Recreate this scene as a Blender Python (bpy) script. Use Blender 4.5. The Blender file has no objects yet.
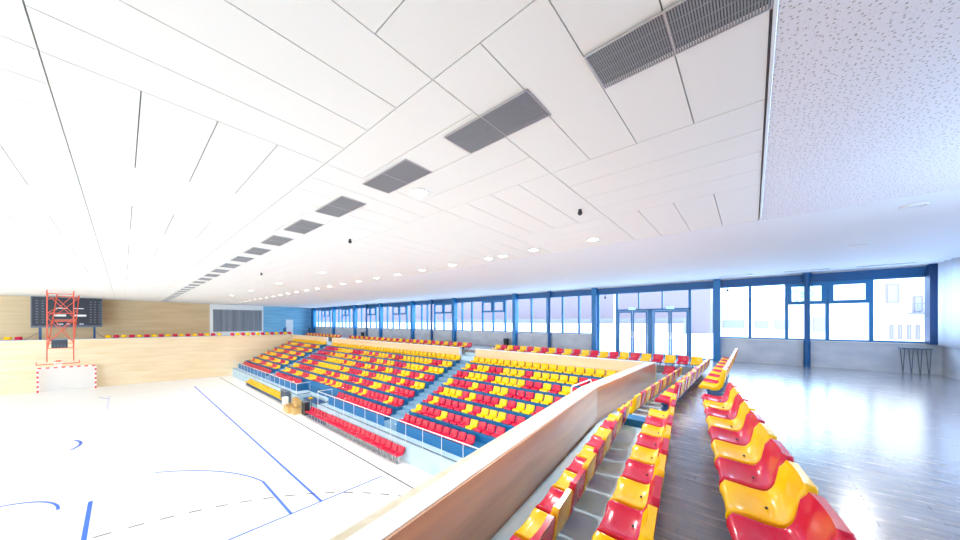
import bpy, math, random
from mathutils import Vector, Matrix
random.seed(7)
C = bpy.context.scene.collection
SC = bpy.context.scene
R = math.radians

# ------------------------------------------------------------------ camera
EYE = (24.797, 3.157, 5.981)
cam_data = bpy.data.cameras.new('camera'); cam = bpy.data.objects.new('camera', cam_data); C.objects.link(cam)
cam.location = EYE; cam.rotation_euler = (R(90), 0, R(41.128))
cam_data.sensor_width = 36; cam_data.lens = 311.83*36/960; cam_data.shift_y = (321.55-270)/960
cam_data.clip_start = .05; cam_data.clip_end = 500
SC.camera = cam

# ------------------------------------------------------------------ world, exposure
w = bpy.data.worlds.new('sky'); SC.world = w; w.use_nodes = True
nt = w.node_tree; nt.nodes.clear()
out = nt.nodes.new('ShaderNodeOutputWorld'); bg = nt.nodes.new('ShaderNodeBackground')
tc = nt.nodes.new('ShaderNodeTexCoord'); sp = nt.nodes.new('ShaderNodeSeparateXYZ')
nt.links.new(tc.outputs['Generated'], sp.inputs[0])
ad = nt.nodes.new('ShaderNodeMath'); ad.operation = 'MULTIPLY_ADD'; ad.inputs[1].default_value = .8
nt.links.new(sp.outputs['X'], ad.inputs[0]); nt.links.new(sp.outputs['Y'], ad.inputs[2])
cr = nt.nodes.new('ShaderNodeValToRGB')
mr = nt.nodes.new('ShaderNodeMapRange'); mr.inputs[1].default_value = -1.2; mr.inputs[2].default_value = 1.2
nt.links.new(ad.outputs[0], mr.inputs[0]); nt.links.new(mr.outputs[0], cr.inputs[0])
WARM_FILL = (1.0, .97, .90, 1); SKY_BLUE = (.50, .74, 1.0, 1)  # warm half added to light the hall through its unseen open side
cr.color_ramp.elements[0].position = .40; cr.color_ramp.elements[0].color = tuple(1.35*c for c in WARM_FILL[:3])+(1,)
cr.color_ramp.elements[1].position = .60; cr.color_ramp.elements[1].color = tuple(4.6*c for c in SKY_BLUE[:3])+(1,)
nt.links.new(cr.outputs[0], bg.inputs[0]); bg.inputs[1].default_value = 1.0
nt.links.new(bg.outputs[0], out.inputs[0])
SC.view_settings.view_transform = 'Standard'; SC.view_settings.look = 'None'
SC.view_settings.exposure = 1.27; SC.view_settings.gamma = 1; SC.view_settings.use_curve_mapping = False
SC.cycles.max_bounces = 8; SC.cycles.diffuse_bounces = 5; SC.cycles.glossy_bounces = 3
SC.cycles.transparent_max_bounces = 12; SC.cycles.use_denoising = True
SC.cycles.sample_clamp_indirect = 4.0; SC.cycles.caustics_reflective = False; SC.cycles.caustics_refractive = False

# ------------------------------------------------------------------ materials
def srgb(r, g, b):
    f = lambda c: (c/255/12.92) if c/255 <= .04045 else ((c/255+.055)/1.055)**2.4
    return (f(r), f(g), f(b), 1)
def mat(name, col, rough=.5, metal=0, spec=.5, coat=0, noise=None, bump=None, emit=None):
    m = bpy.data.materials.new(name); m.use_nodes = True
    n = m.node_tree.nodes; l = m.node_tree.links; b = n['Principled BSDF']
    b.inputs['Base Color'].default_value = col; b.inputs['Roughness'].default_value = rough
    b.inputs['Metallic'].default_value = metal; b.inputs['Specular IOR Level'].default_value = spec
    b.inputs['Coat Weight'].default_value = coat; b.inputs['Coat Roughness'].default_value = .08
    if emit: b.inputs['Emission Color'].default_value = emit[0]; b.inputs['Emission Strength'].default_value = emit[1]
    if noise:                      # (scale vector, second colour, amount)
        t = n.new('ShaderNodeTexCoord'); mp = n.new('ShaderNodeMapping'); mp.inputs['Scale'].default_value = noise[0]
        nz = n.new('ShaderNodeTexNoise'); nz.inputs['Scale'].default_value = 1; nz.inputs['Detail'].default_value = 5
        rp = n.new('ShaderNodeValToRGB'); rp.color_ramp.elements[0].position = .35; rp.color_ramp.elements[1].position = .68
        rp.color_ramp.elements[0].color = col; rp.color_ramp.elements[1].color = noise[1]
        l.new(t.outputs['Object'], mp.inputs[0]); l.new(mp.outputs[0], nz.inputs[0]); l.new(nz.outputs[0], rp.inputs[0]); l.new(rp.outputs[0], b.inputs['Base Color'])
        if bump:
            bp = n.new('ShaderNodeBump'); bp.inputs['Strength'].default_value = bump; bp.inputs['Distance'].default_value = .01
            l.new(nz.outputs[0], bp.inputs['Height']); l.new(bp.outputs[0], b.inputs['Normal'])
    return m
M = {}
M['red'] = mat('red_plastic', srgb(208, 22, 64), .18)
M['yellow'] = mat('yellow_plastic', srgb(252, 198, 0), .18)
M['ceil'] = mat('white_ceiling_board', (.86, .86, .84, 1), .8)
M['gap'] = mat('shadow_gap', (.30, .31, .33, 1), .9)
M['white'] = mat('white_paint', (.85, .85, .84, 1), .6)
M['court'] = mat('pale_sports_floor', (.90, .90, .885, 1), .35, spec=.3)
M['lineblue'] = mat('blue_line_paint', srgb(40, 110, 225), .4)
M['linegrey'] = mat('grey_line_paint', srgb(100, 100, 100), .5)
M['linefaint'] = mat('faint_line_paint', (.80, .80, .80, 1), .5)
M['linefaintblue'] = mat('faint_blue_line_paint', (.72, .76, .88, 1), .5)
M['tread'] = mat('light_blue_concrete', srgb(180, 208, 226), .55, noise=((1.5, 1.5, 1.5), srgb(196, 220, 234), 1))
M['footwell'] = mat('pale_painted_concrete', srgb(196, 230, 250), .45, noise=((1.5, 1.5, 1.5), srgb(218, 238, 248), 1))
M['riser'] = mat('blue_riser', srgb(20, 112, 172), .5)
M['tierblue'] = mat('blue_tread', srgb(24, 100, 150), .6)
M['aisle'] = mat('aisle_concrete', srgb(118, 160, 190), .6)
M['dblue'] = mat('dark_blue_metal', srgb(20, 70, 120), .4)
M['frame'] = mat('blue_window_frame', srgb(20, 118, 180), .35)
M['column'] = mat('navy_column', srgb(12, 88, 146), .4)
M['navy'] = mat('navy_paint', srgb(8, 60, 112), .4)
M['steel'] = mat('brushed_steel', (.62, .66, .70, 1), .3, .9)
M['rail'] = mat('white_rail', (.8, .84, .88, 1), .4)
M['black'] = mat('black_plastic', (.02, .025, .035, 1), .4)
M['dgrey'] = mat('dark_grey', (.10, .13, .17, 1), .5)
M['grille'] = mat('grey_grille', (.31, .33, .36, 1), .5)
M['grilleback'] = mat('grille_back', (.10, .105, .12, 1), .8)
M['hoop'] = mat('orange_red_steel', srgb(228, 92, 60), .4)
M['goalred'] = mat('goal_red', srgb(225, 50, 60), .5)
M['net'] = mat('white_net', (.9, .9, .9, 1), .9)
M['concrete'] = mat('grey_concrete_wall', srgb(184, 194, 206), .7, noise=((1.2, 1.2, 2.5), srgb(208, 214, 222), 1), bump=.2)
M['bluewood'] = mat('blue_boards', srgb(104, 170, 206), .5, noise=((.3, .5, 9), srgb(142, 198, 224), 1))  # boards in two streaky tones of blue
M['palewood'] = mat('pale_birch_wall', srgb(224, 196, 152), .5, noise=((.15, .35, 3.2), srgb(234, 211, 174), 1))
M['tanwood'] = mat('tan_wood_wall', srgb(206, 176, 132), .5, noise=((.15, .3, 3.5), srgb(218, 190, 148), 1))
M['louvre'] = mat('grey_curtain', srgb(118, 124, 134), .7, noise=((.1, 8, .1), srgb(150, 156, 166), 1))
M['copping'] = mat('white_coping', (.87, .87, .86, 1), .5, noise=((3, 3, 3), (.76, .76, .73, 1), 1))
M['ledge'] = mat('beige_ledge', srgb(196, 186, 160), .6, noise=((6, 6, 6), srgb(214, 206, 186), 1))
M['brownwood'] = mat('brown_wood_panel', srgb(204, 152, 112), .3, coat=.5, noise=((.9, .45, 5), srgb(180, 134, 108), 1))
M['gallery'] = None
M['ground'] = mat('pale_paving', (.85, .86, .88, 1), .8)
M['facade'] = mat('white_facade', (.8, .8, .8, 1), .8)
M['lavmatte'] = mat('lavender_matte', (.27, .255, .33, 1), .9, spec=.1)  # matte lavender for window surrounds and the sky stand-in block
M['bglass'] = mat('building_glass', (.33, .37, .47, 1), .9, spec=.1)
M['kerb'] = mat('grey_blue_stone', (.22, .25, .34, 1), .9, spec=.1)
M['leaf'] = mat('pale_green_leaf', srgb(150, 215, 190), .7)
M['bark'] = mat('grey_bark', srgb(120, 130, 140), .8)
M['curtain'] = mat('pale_blue_curtain', srgb(236, 236, 240), .8)
M['exit'] = mat('exit_sign_face', srgb(120, 215, 205), .5, emit=((.25, .75, .65, 1), .8))
M['lamp'] = mat('lamp_lens', (1, 1, 1, 1), .5, emit=((1, .98, .95, 1), 12))
M['birchbox'] = mat('plywood_box', srgb(226, 188, 120), .5)
M['screen'] = mat('scoreboard_face', srgb(40, 42, 50), .5)
M['screenrim'] = mat('scoreboard_rim', srgb(92, 100, 116), .5)
M['dash'] = mat('scoreboard_white', (.85, .87, .88, 1), .5)
M['rust'] = mat('scoreboard_red_band', srgb(170, 100, 84), .5)

def gallery_floor():
    m = bpy.data.materials.new('grey_parquet_floor'); m.use_nodes = True
    n = m.node_tree.nodes; l = m.node_tree.links; b = n['Principled BSDF']
    t = n.new('ShaderNodeTexCoord'); mp = n.new('ShaderNodeMapping'); mp.inputs['Scale'].default_value = (1, 1, 1)
    br = n.new('ShaderNodeTexBrick'); br.inputs['Scale'].default_value = 1.0
    br.inputs['Brick Width'].default_value = .9; br.inputs['Row Height'].default_value = .14; br.inputs['Mortar Size'].default_value = .004
    br.inputs['Color1'].default_value = srgb(112, 112, 122); br.inputs['Color2'].default_value = srgb(132, 130, 138); br.inputs['Mortar'].default_value = srgb(92, 88, 94)
    nz = n.new('ShaderNodeTexNoise'); nz.inputs['Scale'].default_value = 3; nz.inputs['Detail'].default_value = 8
    mp2 = n.new('ShaderNodeMapping'); mp2.inputs['Scale'].default_value = (1, 5, 1)
    mx = n.new('ShaderNodeMix'); mx.data_type = 'RGBA'; mx.blend_type = 'MIX'
    l.new(t.outputs['Object'], mp.inputs[0]); l.new(mp.outputs[0], br.inputs[0]); l.new(t.outputs['Object'], mp2.inputs[0]); l.new(mp2.outputs[0], nz.inputs[0])
    rp = n.new('ShaderNodeValToRGB'); rp.color_ramp.elements[0].position = .45; rp.color_ramp.elements[1].position = .75
    l.new(nz.outputs[0], rp.inputs[0]); l.new(rp.outputs[0], mx.inputs['Factor'])
    l.new(br.outputs[0], mx.inputs[6]); mx.inputs[7].default_value = srgb(158, 146, 140); l.new(mx.outputs[2], b.inputs['Base Color'])
    rr = n.new('ShaderNodeMapRange'); rr.inputs[3].default_value = .16; rr.inputs[4].default_value = .34
    l.new(nz.outputs[0], rr.inputs[0]); l.new(rr.outputs[0], b.inputs['Roughness'])
    bp = n.new('ShaderNodeBump'); bp.inputs['Strength'].default_value = .12; bp.inputs['Distance'].default_value = .01
    l.new(nz.outputs[0], bp.inputs['Height']); l.new(bp.outputs[0], b.inputs['Normal'])
    b.inputs['Coat Weight'].default_value = 1; b.inputs['Coat Roughness'].default_value = .2
    return m
M['gallery'] = gallery_floor()

def perforated():
    m = bpy.data.materials.new('perforated_plasterboard'); m.use_nodes = True
    n = m.node_tree.nodes; l = m.node_tree.links; b = n['Principled BSDF']; b.inputs['Roughness'].default_value = .85
    t = n.new('ShaderNodeTexCoord')
    def dots(scale, r, keep):
        v = n.new('ShaderNodeTexVoronoi'); v.voronoi_dimensions = '2D'; v.inputs['Scale'].default_value = scale; v.inputs['Randomness'].default_value = .85
        l.new(t.outputs['Object'], v.inputs['Vector'])
        a = n.new('ShaderNodeMath'); a.operation = 'LESS_THAN'; a.inputs[1].default_value = r; l.new(v.outputs['Distance'], a.inputs[0])
        s = n.new('ShaderNodeSeparateColor'); l.new(v.outputs['Color'], s.inputs[0])
        k = n.new('ShaderNodeMath'); k.operation = 'LESS_THAN'; k.inputs[1].default_value = keep; l.new(s.outputs[0], k.inputs[0])
        q = n.new('ShaderNodeMath'); q.operation = 'MULTIPLY'; l.new(a.outputs[0], q.inputs[0]); l.new(k.outputs[0], q.inputs[1]); return q
    a = dots(19, .15, .85); c = dots(31, .11, .5)
    s = n.new('ShaderNodeMath'); s.operation = 'MAXIMUM'; l.new(a.outputs[0], s.inputs[0]); l.new(c.outputs[0], s.inputs[1])
    mx = n.new('ShaderNodeMix'); mx.data_type = 'RGBA'; l.new(s.outputs[0], mx.inputs['Factor'])
    mx.inputs[6].default_value = (.84, .82, .87, 1); mx.inputs[7].default_value = (.42, .38, .38, 1)
    l.new(mx.outputs[2], b.inputs['Base Color'])
    return m
M['perf'] = perforated()
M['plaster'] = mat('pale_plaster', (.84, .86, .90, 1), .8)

def glass():
    m = bpy.data.materials.new('clear_glass'); m.use_nodes = True
    n = m.node_tree.nodes; l = m.node_tree.links; n.clear()
    o = n.new('ShaderNodeOutputMaterial'); mx = n.new('ShaderNodeMixShader'); tr = n.new('ShaderNodeBsdfTransparent'); gl = n.new('ShaderNodeBsdfGlossy')
    tr.inputs[0].default_value = (.96, .98, 1, 1); gl.inputs['Roughness'].default_value = .02
    fr = n.new('ShaderNodeFresnel'); fr.inputs[0].default_value = 1.04
    l.new(fr.outputs[0], mx.inputs[0]); l.new(tr.outputs[0], mx.inputs[1]); l.new(gl.outputs[0], mx.inputs[2]); l.new(mx.outputs[0], o.inputs[0])
    return m
M['glass'] = glass()
def netmat(name, col, scale, width):
    m = bpy.data.materials.new(name); m.use_nodes = True
    n = m.node_tree.nodes; l = m.node_tree.links; b = n['Principled BSDF']; b.inputs['Base Color'].default_value = col; b.inputs['Roughness'].default_value = .9
    b.inputs['Alpha'].default_value = .55
    return m
M['netting'] = netmat('netting', (.92, .93, .95, 1), 1, 1)

# ------------------------------------------------------------------ mesh builder
class MB:
    def __init__(s): s.v = []; s.f = []; s.m = []; s.sm = []
    def add(s, vs, fs, mi=0, smooth=False):
        o = len(s.v); s.v += [tuple(v) for v in vs]
        for f in fs: s.f.append(tuple(i+o for i in f)); s.m.append(mi); s.sm.append(smooth)
    def box(s, x0, x1, y0, y1, z0, z1, mi=0):
        s.add([(x0, y0, z0), (x1, y0, z0), (x1, y1, z0), (x0, y1, z0), (x0, y0, z1), (x1, y0, z1), (x1, y1, z1), (x0, y1, z1)],
              [(0, 3, 2, 1), (4, 5, 6, 7), (0, 1, 5, 4), (1, 2, 6, 5), (2, 3, 7, 6), (3, 0, 4, 7)], mi)
    def prism(s, pts, z0, z1, mi=0, mtop=None):
        a = sum(pts[i][0]*pts[(i+1) % len(pts)][1]-pts[(i+1) % len(pts)][0]*pts[i][1] for i in range(len(pts)))
        if a < 0: pts = pts[::-1]
        n = len(pts); vs = [(x, y, z0) for x, y in pts]+[(x, y, z1) for x, y in pts]
        s.add(vs, [tuple(range(n))[::-1]]+[(i, (i+1) % n, n+(i+1) % n, n+i) for i in range(n)], mi)
        s.add(vs[n:], [tuple(range(n))], mi if mtop is None else mtop)
    def bar(s, a, b, w, h=None, mi=0):
        h = h or w; a = Vector(a); b = Vector(b); d = (b-a).normalized()
        up = Vector((0, 0, 1)) if abs(d.z) < .9 else Vector((0, 1, 0))
        x = d.cross(up).normalized()*w/2; y = x.cross(d).normalized()*h/2
        s.add([a-x-y, a+x-y, a+x+y, a-x+y, b-x-y, b+x-y, b+x+y, b-x+y], [(0, 1, 2, 3)[::-1], (4, 5, 6, 7), (0, 1, 5, 4), (1, 2, 6, 5), (2, 3, 7, 6), (3, 0, 4, 7)], mi)
    def tube(s, pts, r, n=8, mi=0, cap=True):
        pts = [Vector(p) for p in pts]; rings = []
        for i, p in enumerate(pts):
            d = ((pts[min(i+1, len(pts)-1)]-pts[max(i-1, 0)])).normalized()
            up = Vector((0, 0, 1)) if abs(d.z) < .9 else Vector((0, 1, 0))
            x = d.cross(up).normalized(); y = x.cross(d).normalized()
            rings.append([p+x*math.cos(2*math.pi*k/n)*r+y*math.sin(2*math.pi*k/n)*r for k in range(n)])
        s.loft(rings, mi, cap)
    def loft(s, rings, mi=0, cap=True, smooth=True):
        n = len(rings[0]); vs = [v for r in rings for v in r]; fs = []
        for i in range(len(rings)-1):
            for k in range(n):
                fs.append((i*n+k, i*n+(k+1) % n, (i+1)*n+(k+1) % n, (i+1)*n+k))
        s.add(vs, fs, mi, smooth)
        if cap:
            s.add(rings[0], [tuple(range(n))[::-1]], mi); s.add(rings[-1], [tuple(range(n))], mi)
    def lathe(s, prof, c, n=20, mi=0):
        s.loft([[Vector((c[0]+r*math.cos(2*math.pi*k/n), c[1]+r*math.sin(2*math.pi*k/n), c[2]+z)) for k in range(n)] for r, z in prof], mi)
    def cyl(s, c, r, z0, z1, n=16, mi=0): s.lathe([(r, z0), (r, z1)], (c[0], c[1], 0), n, mi)
    def data(s, name, mats):
        me = bpy.data.meshes.new(name); me.from_pydata(s.v, [], s.f)
        for m in mats: me.materials.append(m)
        me.polygons.foreach_set('material_index', s.m); me.polygons.foreach_set('use_smooth', s.sm); me.update()
        return me
    def build(s, name, mats, parent=None):
        if not isinstance(mats, (list, tuple)): mats = [mats]
        o = bpy.data.objects.new(name, s.data(name, mats)); C.objects.link(o)
        if parent: o.parent = parent; o.matrix_parent_inverse = Matrix.Translation(-parent.location) if parent.type == 'EMPTY' else Matrix()
        return o
def tag(o, label=None, cat=None, group=None, kind=None):
    if label: o['label'] = label
    if cat: o['category'] = cat
    if group: o['group'] = group
    if kind: o['kind'] = kind
    return o
def struct(name, mb, mats, parent=None):
    o = mb.build(name, mats, parent)
    if not parent: o['kind'] = 'structure'
    return o
def empty(name, loc, rz=0):
    o = bpy.data.objects.new(name, None); C.objects.link(o); o.location = loc; o.rotation_euler = (0, 0, rz); return o

GZ = 4.166       # gallery floor
PT = 4.35        # parapet tops
def cz(x, y):
    t = min(max((24.8-x)/49, 0), 1)
    return 7.93+.0254*(21.44-y)*(1-.5*t*t)

# ================================================================== STRUCTURE
# ---- court floor with its lines
mb = MB()
mb.box(-24.4, 24, -14.5, 11.2, -.2, 0, 0)
LZ = .004
def line(pts, w, mi):
    for a, b in zip(pts, pts[1:]):
        a = Vector(a); b = Vector(b); d = (b-a)
        if d.length < 1e-5: continue
        d.normalize(); n = Vector((-d.y, d.x))*w/2; e = d*w*.0
        mb.add([(a.x-n.x, a.y-n.y, LZ), (b.x-n.x, b.y-n.y, LZ), (b.x+n.x, b.y+n.y, LZ), (a.x+n.x, a.y+n.y, LZ)], [(0, 1, 2, 3)], mi)
def arc(cx, cy, r, a0, a1, n=40): return [(cx+r*math.cos(R(a0+(a1-a0)*i/n)), cy+r*math.sin(R(a0+(a1-a0)*i/n))) for i in range(n+1)]
W = .065
# basketball: x = -14 .. 14, y = -7.5 .. 7.5
line([(-14, 7.5), (14, 7.5)], W*1.3, 1); line([(14, 9.75), (14, -7.5)], W, 1); line([(-14, -7.5), (14, -7.5)], W, 1); line([(-14, 7.5), (-14, -7.5)], W, 3)
for s in (1, -1):
    a = math.degrees(math.acos(6.6/6.75)); xj = 14-1.575-6.75*math.sin(R(a))
    mi = 1 if s == 1 else 4
    line([(s*14, 6.6), (s*xj, 6.6)], W*1.3 if s == 1 else W, mi); line([(s*14, -6.6), (s*xj, -6.6)], W, mi)
    pts = [(s*(12.425-6.75*math.cos(R(t))), 6.75*math.sin(R(t))) for t in [(-90+a)+(180-2*a)*i/60 for i in range(61)]]
    line(pts[44:], W, mi); line(pts[:45], W, 4)
    line([(s*14, 2.45), (s*8.2, 2.45)], W*1.6, mi); line([(s*14, -2.45), (s*8.2, -2.45)], W, mi); line([(s*8.2, 2.45), (s*8.2, -2.45)], W, 3)
    pts = [(s*(8.2-1.8*math.cos(R(t))), 1.8*math.sin(R(t))) for t in [-90+180*i/30 for i in range(31)]]
    line(pts, W*1.1, mi)
line(arc(0, 0, 1.8, 60, 120, 12), W*1.6, 1); line(arc(0, 0, 1.8, 120, 420, 50), W, 4)
line([(0, 10), (0, -10)], W, 3)
# handball: x = -20 .. 20, y = -10 .. 10
line([(-18, 10), (16.6, 10)], W, 2); line([(20, 3), (20, 10)], W, 3)
def dash(pts, w, mi, on=.17, off=.17):
    acc = 0; draw = True; cur = [pts[0]]
    for a, b in zip(pts, pts[1:]):
        L = math.dist(a, b); acc += L; cur.append(b)
        if acc > (on if draw else off):
            if draw: line(cur, w, mi)
            draw = not draw; acc = 0; cur = [b]
dash([(20-9*math.sin(R(t)), 1.5+9*math.cos(R(t))) for t in [-2+92*i/400 for i in range(401)]], W, 2, .3, .3)
dash([(11-0*i, 1.5-.05*i) for i in range(60)], W, 2, .3, .3)
line([(20-6*math.sin(R(t)), 1.5+6*math.cos(R(t))) for t in [90*i/40 for i in range(41)]], W, 3)
dash([(3.3, 8+.03*i) for i in range(60)], W, 2, .25, .2)
line([(-14, 1.9), (-12.6, 2.45)], W, 1)
struct('floor', mb, [M['court'], M['lineblue'], M['linegrey'], M['linefaint'], M['linefaintblue']])

# ---- near gallery treads (bent rows) and gallery floor
KY = 10.45
def bent(x_at_k, slope, far):        # x of a row line at y, near part slanting, far part straight
    return lambda y: x_at_k+slope*(KY-y) if y < KY else far
SL = .1408
r1f = bent(22.43, SL, 22.48); r2f = bent(23.26, .128, 23.27); r3f = bent(24.05, .134, 24.0)
parin = lambda y: 21.93+.125*(10.9-y) if y < 10.9 else 21.90
def strip(f0, f1, y0, y1, z0, z1, mats, name=None, yk=KY):
    ys = sorted(set([y0, y1]+[k for k in (KY, 10.9) if y0 < k < y1]))
    b = MB(); b.prism([(f0(y), y) for y in ys]+[(f1(y), y) for y in reversed(ys)], z0, z1, 0); return b
L1 = lambda y: r1f(y)+.12
L2 = lambda y: r2f(y)+.12
b = strip(parin, L1, -6, 17.9, 0, 3.5, None); struct('floor_front_footwell', b, M['footwell'])
b = strip(L1, L2, -6, 17.9, 0, 3.84, None); struct('floor_middle_footwell', b, M['footwell'])
b = strip(L2, lambda y: 29.75, -6, 17.9, 0, GZ, None)
b.box(-24.4, 29.75, 17.9, 21.6, 0, GZ)
struct('floor_gallery', b, M['gallery'])
# step box between the near and the far seats of the first row
b = MB(); b.box(22.72, 23.22, 10.0, 10.35, 3.84, 3.98)
tag(b.build('step_block', M['riser']), 'small dark blue step block in the gap of the near seat rows', 'step')

# near parapet: wall body, wood lining, white coping, beige ledge
pys = [-6, 4, 10.9, 17.05]
def off(f, d): return lambda y: f(y)-d
def wallstrip(a, c, z0, z1):
    q = MB(); q.prism([(parin(y)-a, y) for y in pys]+[(parin(y)-c, y) for y in reversed(pys)], z0, z1); return q
wp = empty('wall_parapet_near', (22, 5, 0)); wp['kind'] = 'structure'
wallstrip(.03, .36, 0, PT-.04).build('wall_body', M['white'], wp)
wallstrip(0, .03, 3.4, PT-.01).build('wood_lining', M['brownwood'], wp)
wallstrip(.03, .26, PT-.04, PT).build('coping', M['copping'], wp)
wallstrip(.26, .40, PT-.06, PT-.03).build('outer_ledge', M['ledge'], wp)

# window side parapet behind the grandstand, open at the two aisles
wp = empty('wall_parapet_window_side', (0, 17.1, 0)); wp['kind'] = 'structure'
for a, c_ in ((-18.35, -8.45), (-7.2, 10.95), (12.3, 21.9)):
    q = MB(); q.box(a, c_, 17.05, 17.2, 3, PT-.03); q.build('wall_panel', M['palewood'], wp)
    q = MB(); q.box(a, c_, 17.03, 17.22, PT-.03, PT); q.build('coping', M['copping'], wp)
for a in (-8.45, 10.95):
    q = MB(); q.box(a, a+.02, 17.03, 17.23, 3.5, PT+.0); q.build('end_plate', M['rail'], wp)
# footwell and step under the gallery row behind that parapet
q = MB()
for a, c_ in ((-18.35, -8.45), (-7.2, 10.95), (12.3, 22.5)): q.box(a, c_, 17.2, 17.9, 0, 3.86)
for a, c_ in ((-8.45, -7.2), (10.95, 12.3)):
    q.box(a, c_, 17.0, 17.9, 0, 3.84)
    q.box(a, c_, 17.55, 17.9, 3.84, 4.0)
struct('floor_window_side_footwell', q, M['tread'])

# court end wall (slightly turned) with its gallery; side wall of the grandstand
ew = lambda y: -21.35+(y+3.5)*.1675 if y > -3.5 else -21.35
q = MB(); q.prism([(ew(-14.5), -14.5), (ew(-3.5), -3.5), (ew(11.1), 11.1), (ew(11.1)-.18, 11.1), (ew(-3.5)-.18, -3.5), (-21.53, -14.5)], 0, 4.40)
q.prism([(ew(11.1)-.18, 11.1), (ew(11.1), 11.1), (-18.35, 17.2), (-18.53, 17.2)], 0, 4.38)
struct('wall_court_end', q, M['palewood'])
q = MB(); q.prism([(ew(-14.5)-.2, -14.5), (ew(-3.5)-.2, -3.5), (ew(11.1)-.2, 11.1), (-18.55, 17.9), (-24.4, 17.9), (-24.4, -14.5)], 0, GZ)
struct('floor_far_gallery', q, M['white'])
q = MB(); q.prism([(ew(-14.5)-.01, -14.5), (ew(-3.5)-.01, -3.5), (ew(11.1)-.01, 11.1), (ew(11.1)-.2, 11.1), (ew(-3.5)-.2, -3.5), (-21.55, -14.5)], 4.40, 4.44)
struct('trim_1', q, M['frame'])
# rear wall above the far gallery
q = MB(); q.box(-24.5, -24.2, -14.5, 10.0, 4, 8.8); struct('wall_rear_wood', q, M['tanwood'])
q = MB(); q.box(-24.5, -24.2, 10.0, 15.45, 4, 8.6); struct('wall_rear_white', q, M['white'])
q = MB(); q.box(-24.5, -24.2, 15.45, 21.6, 4, 8.4); struct('wall_rear_blue', q, M['bluewood'])
q = MB()
for i in range(62):
    y = 10.3+i*.08; q.box(-24.19+(.03 if i % 2 else 0), -24.14+(.03 if i % 2 else 0), y, y+.08, 4.75, 7.45)
tag(q.build('pleated_curtain', M['louvre']), 'grey pleated curtain across the opening in the far wall right of the wood', 'curtain')
q = MB(); q.box(-24.195, -24.1, 10.18, 10.3, 4.6, 7.6); q.box(-24.195, -24.1, 15.26, 15.4, 4.6, 7.6); q.box(-24.195, -24.1, 10.3, 15.26, 7.45, 7.6); q.box(-24.195, -24.1, 10.3, 15.26, 4.6, 4.75)
struct('trim_2', q, M['white'])
d = empty('door_1', (-24.15, 18.5, GZ)); d['kind'] = 'structure'
q = MB(); q.box(-24.195, -24.15, 18.1, 19.0, GZ+.002, 6.25); q.build('door_leaf', M['white'], d)
q = MB(); q.box(-24.15, -24.10, 18.18, 18.26, 5.15, 5.3); q.build('door_handle', M['steel'], d)

# ---- ceiling: basket weave of white boards, plain and perforated plaster on the gallery side
def slab(q, x0, x1, y0, y1, mi=0, t=.04, dz=0, nx=1):
    xs = [x0+(x1-x0)*i/nx for i in range(nx+1)]
    for a, c_ in zip(xs, xs[1:]):
        z = lambda x, y: cz(x, y)+dz
        q.add([(a, y0, z(a, y0)), (c_, y0, z(c_, y0)), (c_, y1, z(c_, y1)), (a, y1, z(a, y1)), (a, y0, z(a, y0)+t), (c_, y0, z(c_, y0)+t), (c_, y1, z(c_, y1)+t), (a, y1, z(a, y1)+t)],
              [(0, 3, 2, 1), (4, 5, 6, 7), (0, 1, 5, 4), (1, 2, 6, 5), (2, 3, 7, 6), (3, 0, 4, 7)], mi)
q = MB()
xb = [24.90-2.455*i for i in range(21)]
yb = [12.18, 9.98, 7.53, 5.15, 2.66, .2, -2.25, -4.7, -7.15, -9.6, -12.05, -14.5]
g = .011
for i in range(20):
    for j in range(11):
        x1, x0, y1, y0 = xb[i], max(xb[i+1], -24.2), yb[j], yb[j+1]
        if (i+j) % 2 == 0:
            for k in range(4):
                a = x0+(x1-x0)*k/4; c_ = x0+(x1-x0)*(k+1)/4; slab(q, a+g/2, c_-g/2, y0+g/2, y1-g/2)
        else:
            for k in range(4):
                a = y0+(y1-y0)*k/4; c_ = y0+(y1-y0)*(k+1)/4; slab(q, x0+g/2, x1-g/2, a+g/2, c_-g/2)
slab(q, -24.2, 24.94, -14.5, 12.2, 1, .02, .05, 12)      # dark backing seen through the gaps
struct('ceiling', q, [M['ceil'], M['gap']])
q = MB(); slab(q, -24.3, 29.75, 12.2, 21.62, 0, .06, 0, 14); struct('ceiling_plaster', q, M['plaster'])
q = MB(); slab(q, 24.945, 29.75, -6, 12.19, 0, .06, 0, 1); struct('ceiling_perforated', q, M['perf'])
q = MB(); slab(q, 24.915, 24.94, -6, 12.2, 0, .03, -.012, 1); struct('trim_3', q, M['rail'])

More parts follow.
